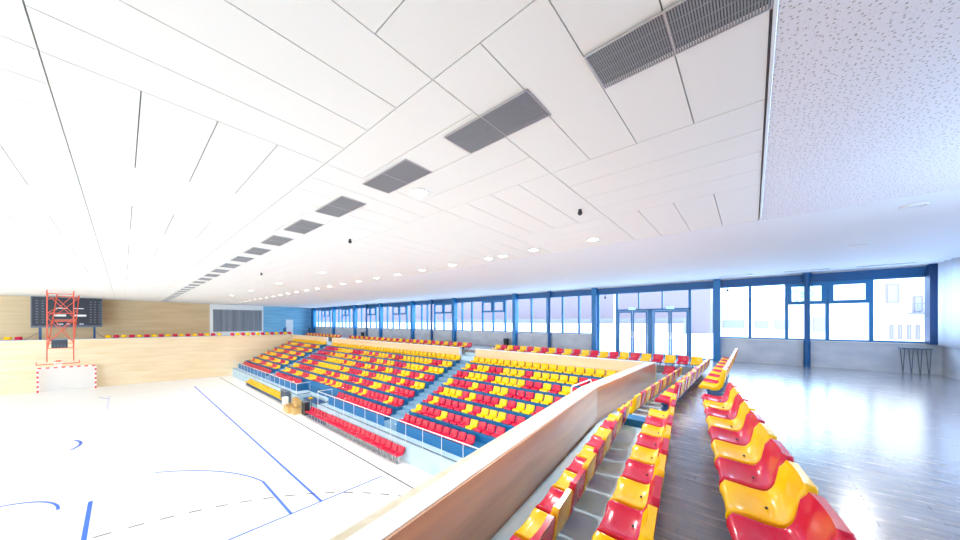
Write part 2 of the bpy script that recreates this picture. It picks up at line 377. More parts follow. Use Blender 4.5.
# ---- window wall
WY = 21.44; ZS = 5.22; ZG = 7.58; ZT = 7.90
q = MB(); q.box(-24.3, 17.85, WY, WY+.25, 0, ZS); q.box(23.59, 29.75, WY, WY+.25, 0, ZS)
q.box(17.85, 23.59, WY, WY+.25, 0, GZ)
struct('wall_window', q, M['concrete'])
q = MB(); q.box(-24.2, 29.6, WY-.03, WY+.2, ZG, ZT); struct('trim_4', q, M['column'])
q = MB(); q.box(-24.3, 29.75, WY-.0, WY+.25, ZT, 8.1); struct('trim_5', q, M['white'])
def pane(n_, x0, x1, z0, z1, y=WY+.08):
    q = MB(); q.box(x0, x1, y, y+.012, z0, z1); return q.build('window_pane', M['glass'], n_)
fw = .10
def window(n, x0, mull, x1, transoms=(), zs=ZS):
    wn = empty('window_%d' % n, ((x0+x1)/2, WY, zs)); wn['kind'] = 'structure'
    q = MB(); q.box(x0, x1, WY+.02, WY+.14, zs, zs+.06); q.box(x0, x1, WY+.02, WY+.14, ZG-.05, ZG)
    for x in mull: q.box(x-fw/2, x+fw/2, WY, WY+.15, zs, ZG)
    q.build('window_frame', M['frame'], wn)
    edges = [x0]+list(mull)+[x1]
    for a, c_ in zip(edges, edges[1:]):
        pane(wn, a+.03, c_-.03, zs+.06, ZG-.05)
    for (a, c_) in transoms:
        q = MB(); t = .13
        q.box(a, c_, WY-.03, WY+.05, 6.68, 6.68+t); q.box(a, c_, WY-.03, WY+.05, ZG-.04-t, ZG-.04); q.box(a, a+t, WY-.03, WY+.05, 6.68+t, ZG-.04-t); q.box(c_-t, c_, WY-.03, WY+.05, 6.68+t, ZG-.04-t)
        q.build('casement', M['frame'], wn)
    if zs > GZ+.1:
        q = MB(); q.box(x0, x1, WY-.04, WY+.05, zs-.03, zs); q.build('window_sill', M['white'], wn)
window(1, 23.7, (24.72, 25.88, 27.03, 28.13), 29.32, ((25.9, 27.0), (27.06, 28.12)))
bays = [(-22.2, -16.55), (-16.45, -10.85), (-10.7, -5.25), (-5.1, .35), (.5, 6.0), (6.2, 12.1), (12.4, 17.7)]
window(2, 12.4, (13.45, 14.66, 15.74, 16.83), 17.7)
window(3, 6.2, (6.86, 7.93, 9.06, 10.11, 11.23), 12.1, ((9.08, 10.08), (10.14, 11.2)))
window(4, .5, (1.57, 2.38, 3.41, 4.63, 5.79), 6.0, ((3.43, 4.6), (4.66, 5.77)))
window(5, -5.1, (-4.16, -3.13, -1.98, -.74), .35, ((-1.95, -.77), (-3.1, -2.0)))
window(6, -10.7, (-9.59, -8.53, -7.6, -6.4), -5.25, ((-8.5, -7.63), (-7.57, -6.43)))
window(7, -16.45, (-15.4, -14.5, -13.5, -12.5, -11.6), -10.85, ((-13.47, -12.53), (-14.47, -13.53)))
window(8, -22.6, (-21.8, -20.7, -19.5, -18.0), -16.55, ((-20.6, -19.55), (-19.45, -18.05)))
for i, x in enumerate([23.56, 17.85, 12.22, 6.1, .42, -5.18, -10.78, -16.5, -22.8]):
    q = MB(); q.box(x-.13, x+.13, WY-.28, WY+.12, GZ, cz(x, 21.2)-.002)
    o = struct('trim_%d' % (6+i), q, M['frame' if i else 'frame'])
q = MB(); q.box(29.33, 29.64, WY-.3, WY+.16, ZS-.02, cz(29.6, 21.2)); struct('trim_15', q, M['navy'])
q = MB(); q.box(-24.15, -23.2, WY-.05, WY+.1, GZ, ZT); struct('trim_16', q, M['column'])
# free standing round columns
for x in (26.46, 14.9, 3.2, -8.1):
    q = MB(); q.cyl((x, WY-.14), .085, GZ, cz(x, 21.3)-.001, 16); q.cyl((x, WY-.14), .14, cz(x, 21.3)-.16, cz(x, 21.3)-.002, 16); q.cyl((x, WY-.14), .1, GZ, ZS, 16)
    struct('trim_%d' % (17+int(x) % 10), q, M['column'])

# ---- door bay
dn = empty('door_2', (20.7, WY, GZ)); dn['kind'] = 'structure'
q = MB()
q.box(17.95, 23.45, WY+.02, WY+.14, GZ, GZ+.05); q.box(17.95, 23.45, WY+.02, WY+.14, ZG-.05, ZG)
for x in (19.06, 22.5): q.box(x-.07, x+.05, WY, WY+.15, GZ, ZG)
for x in (20.18, 21.3): q.box(x-.03, x+.03, WY, WY+.15, 6.62, ZG)
q.box(18.0, 18.06, WY, WY+.15, GZ, ZG); q.box(23.4, 23.45, WY, WY+.15, GZ, ZG)
q.box(19.06, 22.5, WY, WY+.15, 6.56, 6.66)
q.box(20.62, 20.86, WY, WY+.15, GZ, 6.6)
q.build('door_frame', M['frame'], dn)
for a, c_ in ((18.06, 19.0), (22.55, 23.4)): pane(dn, a, c_, GZ+.05, ZG-.05)
for a, c_ in ((19.1, 20.15), (20.21, 21.27), (21.33, 22.45)): pane(dn, a, c_, 6.66, ZG-.05)
for a, c_, s in ((19.12, 19.86, 1), (19.88, 20.6, -1), (20.88, 21.64, 1), (21.66, 22.42, -1)):
    q = MB(); t = .075
    q.box(a, a+t, WY+.01, WY+.07, GZ+.02, 6.55); q.box(c_-t, c_, WY+.01, WY+.07, GZ+.02, 6.55); q.box(a+t, c_-t, WY+.01, WY+.07, GZ+.02, GZ+.14); q.box(a+t, c_-t, WY+.01, WY+.07, 6.46, 6.55)
    lf = q.build('door_leaf', M['frame'], dn)
    q = MB(); q.box(a+t, c_-t, WY+.035, WY+.047, GZ+.14, 6.46); o = q.build('door_pane', M['glass'], lf)
    xh = c_-.04 if s == 1 else a+.04
    q = MB(); q.tube([(xh, WY-.03, 5.1), (xh, WY-.03, 5.45)], .012); q.bar((xh, WY-.03, 5.12), (xh, WY+.01, 5.12), .015); q.bar((xh, WY-.03, 5.43), (xh, WY+.01, 5.43), .015)
    q.build('door_handle', M['steel'], lf)

# ---- right end wall: low wall, glazing, curtain
q = MB(); q.box(29.65, 29.9, 3, 21.7, 0, 5.2); struct('wall_right', q, M['concrete'])
q = MB(); q.box(29.65, 29.9, -6, 8, 5.2, 8.7); q.box(29.65, 29.9, -6, 3, 0, 5.2); struct('wall_right_back', q, M['white'])
wn = empty('window_9', (29.75, 12, 5.2)); wn['kind'] = 'structure'
q = MB(); q.box(29.7, 29.82, 8, 21.4, 5.2, 5.27); q.box(29.7, 29.82, 8, 21.4, 7.75, 8.5)
for i in range(7): q.box(29.7, 29.82, 8+i*2.2, 8.07+i*2.2, 5.27, 7.75)
q.build('window_frame', M['frame'], wn)
q = MB(); q.box(29.76, 29.77, 8, 21.4, 5.27, 7.75); q.build('window_pane', M['glass'], wn)
q = MB(); n = 160; ring = []
pts = []
for i in range(n+1):
    y = 21.25-9*i/n; pts.append((29.52+.085*math.sin(i*.75)+.03*math.sin(i*1.9+1), y))
vs = [(x, y, 5.18) for x, y in pts]+[(x+.0, y, cz(29.5, y)-.03) for x, y in pts]
q.add(vs, [(i, i+1, n+2+i, n+1+i) for i in range(n)], 0, True)
cu = q.build('long_curtain', M['curtain']); tag(cu, 'pale blue draped curtain hanging along the right end wall', 'curtain')
so = cu.modifiers.new('thickness', 'SOLIDIFY'); so.thickness = .006
# translucent cloth
m = M['curtain']; nn = m.node_tree.nodes; ll = m.node_tree.links; tl = nn.new('ShaderNodeBsdfTranslucent'); mx = nn.new('ShaderNodeMixShader')
tl.inputs[0].default_value = srgb(226, 230, 238); mx.inputs[0].default_value = .5
ll.new(nn['Principled BSDF'].outputs[0], mx.inputs[1]); ll.new(tl.outputs[0], mx.inputs[2]); ll.new(mx.outputs[0], nn['Material Output'].inputs[0])

# ================================================================== GRANDSTAND
y_c = lambda k: 11.85+.70*(8-k)             # seat centre of row k
z_t = lambda k: 1.28+.33*(8-k)              # tread the seats of row k stand on
front = lambda k: y_c(k)-.25
GS = tag(empty('grandstand', (0, 14, 0)), 'blue stepped grandstand rising from the court to the window side gallery', 'grandstand')
BL = [(-18.35, -8.0), (-7.25, 11.2), (12.22, 21.66)]
for bi, (x0, x1) in enumerate(BL):
    q = MB()
    for k in range(8, 0, -1):
        y0 = front(k); y1 = 17.05 if k == 1 else front(k-1)
        segs = [(x0, x1)]
        if k == 8 and bi == 1: segs = [(x0, -.6), (4.85, x1)]
        for a, c_ in segs:
            q.box(a, c_, y0, y0+.03, z_t(k)-.33-(.13 if k == 8 else 0), z_t(k)-.005, 1)
            q.box(a, c_, y0+.005, y1+.005, 0, z_t(k), 0)
    q.build('seating_tiers', [M['tierblue'], M['riser']], GS)
for a, c_ in ((-8.0, -7.25), (11.2, 12.22)):
    q = MB(); n = 0
    for k in range(8, 0, -1):
        y1 = 17.05 if k == 1 else front(k-1)
        q.box(a, c_, front(k)-.0, front(k)+.35, 0, z_t(k)-.165); q.box(a, c_, front(k)+.35, y1, 0, z_t(k))
    q.build('aisle_stairs', M['aisle'], GS)
    for k in range(8, 0, -1):
        for dy, dz in ((.03, -.165), (.38, 0)):
            q = MB(); q.box(c_-.16, c_-.06, front(k)+dy, front(k)+dy+.05, z_t(k)+dz, z_t(k)+dz+.03); q.build('step_marker', M['rail'], GS)
# front platform with recess between x=.8 and 4.4
q = MB()
for a, c_ in ((-18.35, .9), (4.4, 21.66)): q.box(a, c_, 11.1, front(8)+.01, 0, .82)
q.box(.9, 4.4, 12.0, front(7)+.01, 0, .82); q.box(-.6, .9, front(8)+.01, front(7)+.01, 0, .82); q.box(4.4, 4.85, front(8)+.01, front(7)+.01, 0, .82)
q.box(.9, 4.4, 11.1, 12.0, 0, .01)
q.build('front_platform', M['tread'], GS)
q = MB()
def rail_run(p0, p1, n):
    p0 = Vector(p0); p1 = Vector(p1)
    for i in range(n+1):
        p = p0.lerp(p1, i/n); q.tube([p, p+Vector((0, 0, .82))], .012, 6)
    q.tube([p0+Vector((0, 0, .82)), p1+Vector((0, 0, .82))], .02, 6); q.bar(p0+Vector((0, 0, .06)), p1+Vector((0, 0, .06)), .012, .05, 1)
for a, c_, n in ((4.48, 21.6, 15), (-18.2, .8, 16)):
    q = MB(); rail_run((a, 11.13, .82), (c_, 11.13, .82), n); o = q.build('guard_rail', [M['rail'], M['dgrey']], GS)
for xx in (.85, 4.45):
    q = MB(); rail_run((xx, 11.13, .82), (xx, 12.0, .82), 1); q.build('guard_rail', [M['rail'], M['dgrey']], GS)

# ================================================================== SEATS
def seat_rings(w, ns, lo=False, zs=None):
    # side profile (forward distance y, height z, half width factor), from front lip over the pan up the back
    if lo: prof = [(-.22, -.045, .9), (-.20, 0, 1), (.12, -.015, 1), (.20, .10, 1), (.235, .34, .9), (.24, .37, .7)]
    else: prof = [(-.222, -.06, .93), (-.222, -.03, .97), (-.212, -.008, .99), (-.19, .003, 1), (-.10, -.006, 1), (.0, -.018, 1), (.08, -.02, 1), (.13, -.008, 1), (.168, .03, 1), (.19, .09, 1), (.207, .18, 1), (.222, .27, 1), (.232, .325, .985), (.236, .35, .94), (.238, .362, .82)]
    prof = [(y*.82, z*(zs or .64) if z > .03 else z, f) for y, z, f in prof]; rings = []; t = .035
    for i, (y, z, f) in enumerate(prof):
        a = prof[max(i-1, 0)]; b2 = prof[min(i+1, len(prof)-1)]
        d = Vector((0, b2[0]-a[0], b2[1]-a[1])).normalized(); nrm = Vector((0, -d.z, d.y))   # towards the sitter
        hw = w/2*f
        up = (.028 if not lo else .02)*(1 if 2 < i < len(prof)-3 else .3)       # raised sides
        if lo: sec = [(-1, up, 0), (0, -.004, 0), (1, up, 0), (1, up, 1), (-1, up, 1)]
        else: sec = [(-.995, up*.6, 0), (-.96, up, 0), (-.90, up*.75, 0), (-.75, up*.2, 0), (-.4, -.004, 0), (0, -.006, 0), (.4, -.004, 0), (.75, up*.2, 0), (.90, up*.75, 0), (.96, up, 0), (.995, up*.6, 0), (1.0, -.012, 0), (1.0, -.045, 0), (.97, -.055, 0), (.9, -.05, 0), (-.9, -.05, 0), (-.97, -.055, 0), (-1.0, -.045, 0), (-1.0, -.012, 0)]
        ring = []
        for sx, h, under in sec:
            hh = (h-t*under if lo else h)
            p = Vector((sx*hw, y, z))+nrm*hh; ring.append(p)
        rings.append(ring)
    return rings
def shell_mesh(w, hp, lo=False, zs=None):
    q = MB(); q.loft([[Vector((p.x, p.y, p.z+hp)) for p in r][::-1] for r in seat_rings(w, 0, lo, zs)], 0); return q
def mount(q, hp, mi=1, w=.4):
    q.box(-w/2, w/2, -.06, .0, hp-.10, hp-.055, mi)                     # beam
    for s in (-1, 1):
        q.box(s*.12-.012, s*.12+.012, -.16, .12, hp-.055, hp-.035, mi)
        q.box(s*.12-.02, s*.12+.02, -.05, -.01, 0, hp-.10, mi)
    q.box(-.15, .15, -.09, .04, 0, .008, mi)
NEAR = {}
def near_meshes(hp, w, zs):
    key = (hp, w, zs)
    if key not in NEAR:
        d = {}
        for c_ in ('red', 'yellow'): d[c_] = shell_mesh(w, hp, False, zs).data('shell_'+c_, [M[c_]])
        q = MB(); mount(q, hp, 0, .44); d['mount'] = q.data('mount', [M['dblue']])
        q = MB(); q.cyl((0, .05), .009, hp-.02, hp-.008, 8); d['bolt'] = q.data('bolt', [M['black']])
        NEAR[key] = d
    return NEAR[key]
ORD = ['', 'first', 'second', 'third', 'fourth', 'fifth', 'sixth', 'seventh', 'eighth', 'ninth', 'tenth', 'eleventh', 'twelfth', 'thirteenth', 'fourteenth', 'fifteenth', 'sixteenth', 'seventeenth', 'eighteenth', 'nineteenth', 'twentieth']
TENS = {2: 'twenty', 3: 'thirty', 4: 'forty', 5: 'fifty'}
def ordn(n):
    if n <= 20: return ORD[n]
    t, u = divmod(n, 10)
    return (TENS[t]+'-'+ORD[u]) if u else {3: 'thirtieth', 4: 'fortieth', 5: 'fiftieth'}[t]
def near_seat(x, y, z, rz, col, hp, w, label, group, zs=.78):
    o = empty('stadium_seat', (x, y, z), rz); tag(o, label, 'seat', group)
    d = near_meshes(hp, w, zs)
    for nm, k in (('seat_shell', col), ('seat_mount', 'mount'), ('bolt', 'bolt')):
        c_ = bpy.data.objects.new(nm, d[k]); C.objects.link(c_); c_.parent = o
FAR = {}
for c_ in ('red', 'yellow'):
    q = shell_mesh(.375, .07); q.box(-.17, .17, -.10, .06, 0, .03, 1); FAR[c_, 'tier'] = q.data('tier_seat', [M[c_], M['dblue']])
    q = shell_mesh(.39, .40); mount(q, .40, 1, .42); FAR[c_, 'legs'] = q.data('floor_seat', [M[c_], M['steel']])
    q = shell_mesh(.375, .18); mount(q, .18, 1, .42); FAR[c_, 'low'] = q.data('low_seat', [M[c_], M['dblue']])
cand = []     # every seat beyond the near stand: (distance, position, rotation, colour, type, label, group)
def cseat(x, y, z, rz, col, typ, label, group):
    cand.append((math.dist((x, y, z), EYE), x, y, z, rz, col, typ, label, group))
nm = lambda c_: 'red' if c_ == 'r' else 'yellow'

# --- near stand: three bent rows. near part then far part
def near_row(fx, z, base, y0, cols, rz, pitch, w, place, row):
    for i, c_ in enumerate(cols):
        y = y0+pitch*.99*(i+.5); x = fx(y)+.182*math.cos(rz+math.pi/2)
        near_seat(x, y, base, rz, nm(c_), z-base, w, '%s glossy plastic seat, %s %s, %s row behind the wooden parapet' % (nm(c_), ordn(i+1), place, row), 'near stand seats, %s row' % row, .76 if row == 'back' and y < KY else .98)
A1 = -math.pi/2+R(8)
alt = lambda n, first: ''.join('ry'[(i+(0 if first == 'r' else 1)) % 2] for i in range(n))
near_row(r1f, 4.0, 3.84, 5.56-1.98, alt(13, 'y'), A1, .5, .45, 'from the near end', 'front')
near_row(r2f, 4.37, GZ, 5.57-1.98, alt(12, 'r'), A1, .5, .45, 'from the near end', 'middle')
near_row(r3f, 4.72, GZ, 5.80-1.98, alt(12, 'y'), A1, .5, .45, 'from the near end', 'back')
A2 = -math.pi/2
near_row(lambda y: 22.48, 4.0, 3.84, 10.5, alt(13, 'y'), A2, .46, .375, 'beyond the gap', 'front')
near_row(lambda y: 23.27, 4.37, GZ, 10.4, alt(14, 'r'), A2, .46, .375, 'beyond the gap', 'middle')
near_row(lambda y: 24.0, 4.72, GZ, 10.62, alt(14, 'y'), A2, .46, .375, 'beyond the gap', 'back')

# --- window side gallery row behind the parapet
def run(x0, n, y, z, rz, cols, typ, lab, grp, pitch=.456):
    for i in range(n):
        cseat(x0+pitch*i, y, z, rz, nm(cols[i]), typ, lab(i, nm(cols[i])), grp)
run(13.1, 23, 18.05, GZ, 0, alt(23, 'y'), 'low', lambda i, c_: '%s seat above the pale parapet right of the stairs, %s from the stairs' % (c_, ordn(i+1)), 'gallery row right of the stairs')
run(-5.7, 37, 18.05, GZ, 0, alt(37, 'r'), 'low', lambda i, c_: '%s seat above the middle parapet, %s from its right end' % (c_, ordn(37-i)), 'gallery row behind the middle parapet')
run(-17, 21, 18.05, GZ, 0, alt(21, 'r'), 'low', lambda i, c_: '%s seat in the gallery corner row, %s from its right end' % (c_, ordn(21-i)), 'gallery row in the far corner')
cseat(11.25, 17.75, 3.84, 0, 'yellow', 'tier', 'single yellow seat at the head of the nearer aisle stairs', 'gallery row behind the middle parapet')
cseat(22.25, 17.62, 3.86, 0, 'red', 'tier', 'single red seat in the corner well where the parapets meet', 'gallery row right of the stairs')
# --- far gallery row above the court end wall
ys = [-3.15, -2.62]+[2.25+.495*i for i in range(17)]+[11.3+.47*i for i in range(13)]
for i, y in enumerate(ys):
    x = (ew(y) if y < 11.1 else -18.9+(y-11.1)*.09)-.42
    cseat(x, y, GZ+.12, R(90), 'yellow' if i % 2 == 0 else 'red', 'low', '%s seat above the court end wall, %s from the left' % ('yellow' if i % 2 == 0 else 'red', ordn(i+1)), 'far gallery seats above the end wall')

# --- grandstand blocks
PC = {1: 'y'*20, 2: 'yryyrryyyryyyyyr', 3: 'rryyyryyyyrryry', 4: 'yrrryrryyrrryyr', 5: 'ryyyryrrryryyr', 6: 'ryrrrryryyyrry', 7: 'yrrryrrryrrrry', 8: 'r'*20}
PB = {1: 'y'*40, 2: 'yyrryyyyyyyrryryyyryryy', 3: 'yyyryyyyrrryyryyrryyyryr', 4: 'rryrryyrryyrryryyrrryyyr', 5: 'yyrryrryyyyrryyrrrryyryy', 6: 'rrrryrryyrrryrrryyyrryrr', 7: 'rryrrrrryryyrrryyryryrrr', 8: 'r'*40}
def ext(p, n):
    rr = random.Random(p+str(n)); s = p
    while len(s) < n: s += rr.choice('ry')*rr.choice((1, 2, 3))
    return s[:n]
ROW = {1: 'top', 2: 'second highest', 3: 'third highest', 4: 'fourth highest', 5: 'fourth lowest', 6: 'third lowest', 7: 'second lowest', 8: 'lowest'}
for k in range(1, 9):
    cs = ext(PC[k], 20)
    for i in range(20):
        x = 12.48+.456*i; z = z_t(k)+.3; tt = (24.8-21.75)/(24.8-x+1e-6)
        if x > 21.4: continue
        zz = EYE[2]-(EYE[2]-z-.2)*min(tt, 1)
        if zz < PT-.02: continue                      # hidden behind the near parapet
        c_ = nm(cs[i])
        cseat(x, y_c(k), z_t(k), 0, c_, 'tier', '%s seat in the right block, %s row, %s from the aisle' % (c_, ROW[k], ordn(i+1)), 'right grandstand block, %s row' % ROW[k])
    cs = ext(PB[k], 39)
    for i in range(39):
        x = 10.95-.46*i
        if x < -6.95: continue
        if k == 8 and -.9 < x < 5.05: continue
        c_ = nm(cs[i])
        cseat(x, y_c(k), z_t(k), 0, c_, 'tier', '%s seat in the middle block, %s row, %s from the nearer aisle' % (c_, ROW[k], ordn(i+1)), 'middle grandstand block, %s row' % ROW[k])
    cs = ext({1: 'y'*22, 8: 'r'*22}.get(k, 'yy'), 22)
    for i in range(21):
        x = -8.35-.46*i; c_ = nm(cs[i])
        cseat(x, y_c(k), z_t(k), 0, c_, 'tier', '%s seat in the far block, %s row, %s from the far aisle' % (c_, ROW[k], ordn(i+1)), 'far grandstand block, %s row' % ROW[k])
# --- rows standing on the court floor
run(3.9, 22, 10.82, 0, 0, 'r'*22, 'legs', lambda i, c_: 'red seat standing at court level, %s from the near end of its row' % ordn(22-i), 'red court side row')
run(-11.0, 21, 10.85, 0, 0, 'y'*21, 'legs', lambda i, c_: 'yellow seat standing at court level, %s from the near end of its row' % ordn(21-i), 'yellow court side row', .5)

N_NEAR = sum(1 for o in C.objects if o.name.startswith('stadium_seat'))
cand.sort(key=lambda t: t[0])
keep = cand[:300-N_NEAR]; rest = cand[300-N_NEAR:]
for dd, x, y, z, rz, col, typ, label, group in keep:
    o = bpy.data.objects.new('stadium_seat', FAR[col, typ]); C.objects.link(o); o.location = (x, y, z); o.rotation_euler = (0, 0, rz); tag(o, label, 'seat', group)
q = MB(); RL = {t: seat_rings(.375, 0, True) for t in ('a',)}
HP = {'tier': .07, 'legs': .38, 'low': .18}
for dd, x, y, z, rz, col, typ, label, group in rest:
    mi = 0 if col == 'red' else 1; hp = HP[typ]; T = Matrix.Translation((x, y, z)) @ Matrix.Rotation(rz, 4, 'Z')
    q.loft([[T @ Vector((p.x, p.y, p.z+hp)) for p in r][::-1] for r in RL['a']], mi)
    if typ == 'legs':
        for s in (-1, 1): q.box(x+s*.12-.02, x+s*.12+.02, y-.05, y-.01, 0, hp-.04, 2)
    else:
        p = T @ Vector((0, 0, 0)); q.box(p.x-.1, p.x+.1, p.y-.1, p.y+.06, z, z+hp-.03, 2)
tag(q.build('distant_seats', [M['red'], M['yellow'], M['dblue']]), 'mass of red and yellow seats in the farther blocks of the grandstand', 'seats', kind='stuff')

# ================================================================== CEILING THINGS
gx = [(24.90, 23.69), (23.08, 21.87)]+[(21.03-1.99*i, 19.83-1.99*i) for i in range(22)]
for i, (x1, x0) in enumerate(gx):
    if x0 < -23.5: break
    y0, y1 = 5.84, 6.32; zc = cz((x0+x1)/2, 6.08)
    gr = tag(empty('ceiling_grille', ((x0+x1)/2, 6.08, zc-.03)), 'grey slatted ventilation grille in the white ceiling, %s of its row from the camera' % ordn(i+1), 'ventilation grille', 'ceiling grilles')
    q = MB(); q.box(x0, x1, y0, y1, zc-.005, zc-.002); q.build('backing', M['grilleback'], gr)
    q = MB(); nb = 64 if i < 5 else 16
    for k in range(nb):
        x = x0+(x1-x0)*(k+.5)/nb; q.box(x-.3*(x1-x0)/nb, x+.25*(x1-x0)/nb, y0, y1, zc-.013, zc-.005)
    for k in range(3): q.box(x0, x1, y0+.12*(k+1)-.003, y0+.12*(k+1)+.003, zc-.015, zc-.013)
    q.build('slats', M['grille'], gr)
    q = MB(); t = .012
    q.box(x0-t, x1+t, y0-t, y0, zc-.014, zc-.001); q.box(x0-t, x1+t, y1, y1+t, zc-.014, zc-.001); q.box(x0-t, x0, y0, y1, zc-.014, zc-.001); q.box(x1, x1+t, y0, y1, zc-.014, zc-.001)
    xm = (x0+x1)/2; q.box(xm-.006, xm+.006, y0, y1, zc-.015, zc-.010)
    q.build('frame', M['steel'], gr)
LAMP_W = 28
LP = [(20.32, 6.65), (21.58, 11.42), (19.76, 11.42), (18.53, 11.5), (17.91, 11.5)]+[(16.08-1.82*i, 11.52) for i in range(21)]+[(10.02, 9.14), (-2, 9.14), (27.07, 12.87), (26.96, 16.4), (4, 9.14), (-8, 9.14)]
for i, (x, y) in enumerate(LP):
    if x < -23: continue
    z = cz(x, y); r = .14
    t = tag(empty('downlight', (x, y, z-.02)), 'round white recessed ceiling lamp number', 'ceiling lamp', 'round ceiling lamps')
    where = 'beside the grilles' if i == 0 else 'alone over the court edge' if y == 9.14 else 'in the plaster over the gallery' if x > 25 else 'in the long row before the windows, %s from the camera' % ordn(i)
    t['label'] = 'round white recessed ceiling lamp %s' % where + (', the farther one' if y > 16 else ', the nearer one' if y == 12.87 else '') + ({10.02: ', nearest', -2: ', third', 4: ', second', -8: ', fourth'}[x] if y == 9.14 else '')
    q = MB(); q.lathe([(r+.03, 0), (r+.03, -.02), (r, -.025), (r-.005, -.0)], (x, y, z-.002), 20); q.build('trim_ring', M['white'], t)
    q = MB(); q.lathe([(r-.004, 0), (r-.004, -.012), (.001, -.014)], (x, y, z-.003), 20); q.build('lens', M['lamp'] if x < 25 else M['rail'], t)
    if i % 2 == 0 or i == 1 or y == 9.14 or x > 25:
        ld = bpy.data.lights.new('lamp_light', 'AREA'); ld.shape = 'DISK'; ld.size = .26; ld.energy = LAMP_W*(2.4 if i < 2 else 1 if x < 25 else 1.2); ld.color = (1, .97, .93); ld.spread = R(160)
        lo_ = bpy.data.objects.new('lamp_light', ld); C.objects.link(lo_); lo_.location = (x, y, z-.04); lo_.parent = t; lo_.matrix_parent_inverse = Matrix.Translation(-t.location)
for i, (x, y, z0) in enumerate([(22.18, 9.22, 0), (16.33, 7.33, 0), (7.48, 7.42, 0)]):
    z = cz(x, y); t = tag(empty('ceiling_camera', (x, y, z-.1)), 'small black dome camera under the white ceiling, %s from the camera position' % ordn(i+1), 'camera', 'dome cameras')
    q = MB(); q.cyl((x, y), .035, z-.05, z-.002, 12); q.build('bracket', M['black'], t)
    q = MB(); q.lathe([(.01, -.12), (.035, -.105), (.048, -.08), (.045, -.055), (.02, -.045)], (x, y, z), 14); q.build('dome', M['black'], t)
for i, (x0, x1, y) in enumerate([(27.62, 28.9, 20.5), (25.75, 26.95, 20.4), (23.7, 24.8, 20.38)]):
    z = cz(x0, y); t = tag(empty('slot_diffuser', ((x0+x1)/2, y, z-.02)), 'thin grey slot air outlet in the plaster ceiling, %s from the right end wall' % ordn(i+1), 'air outlet', 'slot air outlets')
    q = MB(); q.box(x0, x1, y-.05, y-.035, z-.02, z-.002); q.box(x0, x1, y+.035, y+.05, z-.02, z-.002); q.build('rim', M['steel'], t)
    q = MB(); q.box(x0, x1, y-.035, y+.035, z-.012, z-.002); q.build('slot', M['dgrey'], t)

# ================================================================== OTHER THINGS
# hinged basketball backstop hanging from the ceiling
bx = -14.2; Y1 = .60; YC = .09; top = cz(bx, 0)-.005
h = tag(empty('basketball_backstop', (bx, 0, top)), 'orange red lattice basketball backstop folding down from the ceiling at the far end', 'basketball hoop')
q = MB()
for s in (-1, 1):
    q.bar((bx, s*Y1, top), (bx, s*Y1, 3.0), .06); q.bar((bx-5.0, s*Y1*.95, top), (bx-.1, s*Y1*.95, 4.05), .055)
for z in (top-.25, 4.0, 4.35, 6.6): q.bar((bx, -Y1, z), (bx, Y1, z), .05)
q.bar((bx-5.0, -Y1, top-.2), (bx-5.0, Y1, top-.2), .06); q.bar((bx-2.3, -Y1, 6.0), (bx-2.3, Y1, 6.0), .06)
for z0, z1 in ((4.35, 6.3), (6.3, top-.3)):
    q.bar((bx, -Y1, z0), (bx, Y1, z1), .034); q.bar((bx, Y1, z0), (bx, -Y1, z1), .034)
    f = lambda z: bx-.1-4.9*(z-4.05)/(top-4.05)
    q.bar((f(z0), -Y1, z0), (f(z1), Y1, z1), .03); q.bar((f(z0), Y1, z0), (f(z1), -Y1, z1), .03)
for s in (-1, 1):
    for z in (4.6, 5.6, 6.6, 7.6): q.bar((bx, s*Y1, z), (bx-.1-4.9*(z+.4-4.05)/(top-4.05), s*Y1*.95, z+.4), .035)
q.build('lattice_frame', M['hoop'], h)
q = MB(); q.box(bx+.05, bx+.08, -.95, .95, 2.85, 3.9); q.build('glass_board', M['glass'], h)
q = MB(); q.box(bx+.03, bx+.10, -.98, .98, 2.80, 2.86); q.box(bx+.03, bx+.10, -.98, -.94, 2.86, 3.05); q.box(bx+.03, bx+.10, .94, .98, 2.86, 3.05); q.build('board_edge', M['hoop'], h)
q = MB(); q.tube([(bx+.32+.225*math.cos(R(a)), .225*math.sin(R(a)), 3.05) for a in range(0, 361, 20)], .012, 6); q.box(bx+.08, bx+.14, -.1, .1, 2.98, 3.1); q.build('rim', M['hoop'], h)
q = MB(); n = 12
for k in range(n):
    a = 2*math.pi*k/n; q.bar((bx+.32+.22*math.cos(a), .22*math.sin(a), 3.04), (bx+.32+.12*math.cos(a+.3), .12*math.sin(a+.3), 2.65), .012)
q.build('net', M['net'], h)
for o_ in h.children: o_.location.y += .09 if o_.name.startswith('lattice') else 0
sc_ = tag(empty('shot_clock', (bx+.15, .08, 4.2)), 'black shot clock box mounted on the basketball frame', 'shot clock')
q = MB(); q.box(bx+.04, bx+.22, -.30, .42, 4.03, 4.62); q.build('housing', M['black'], sc_)
q = MB()
for k in range(4):
    for r_ in range(2): q.box(bx+.22, bx+.226, -.22+.155*k, -.12+.155*k, 4.1+.1*r_, 4.14+.1*r_)
q.build('digit_segments', M['screenrim'], sc_)
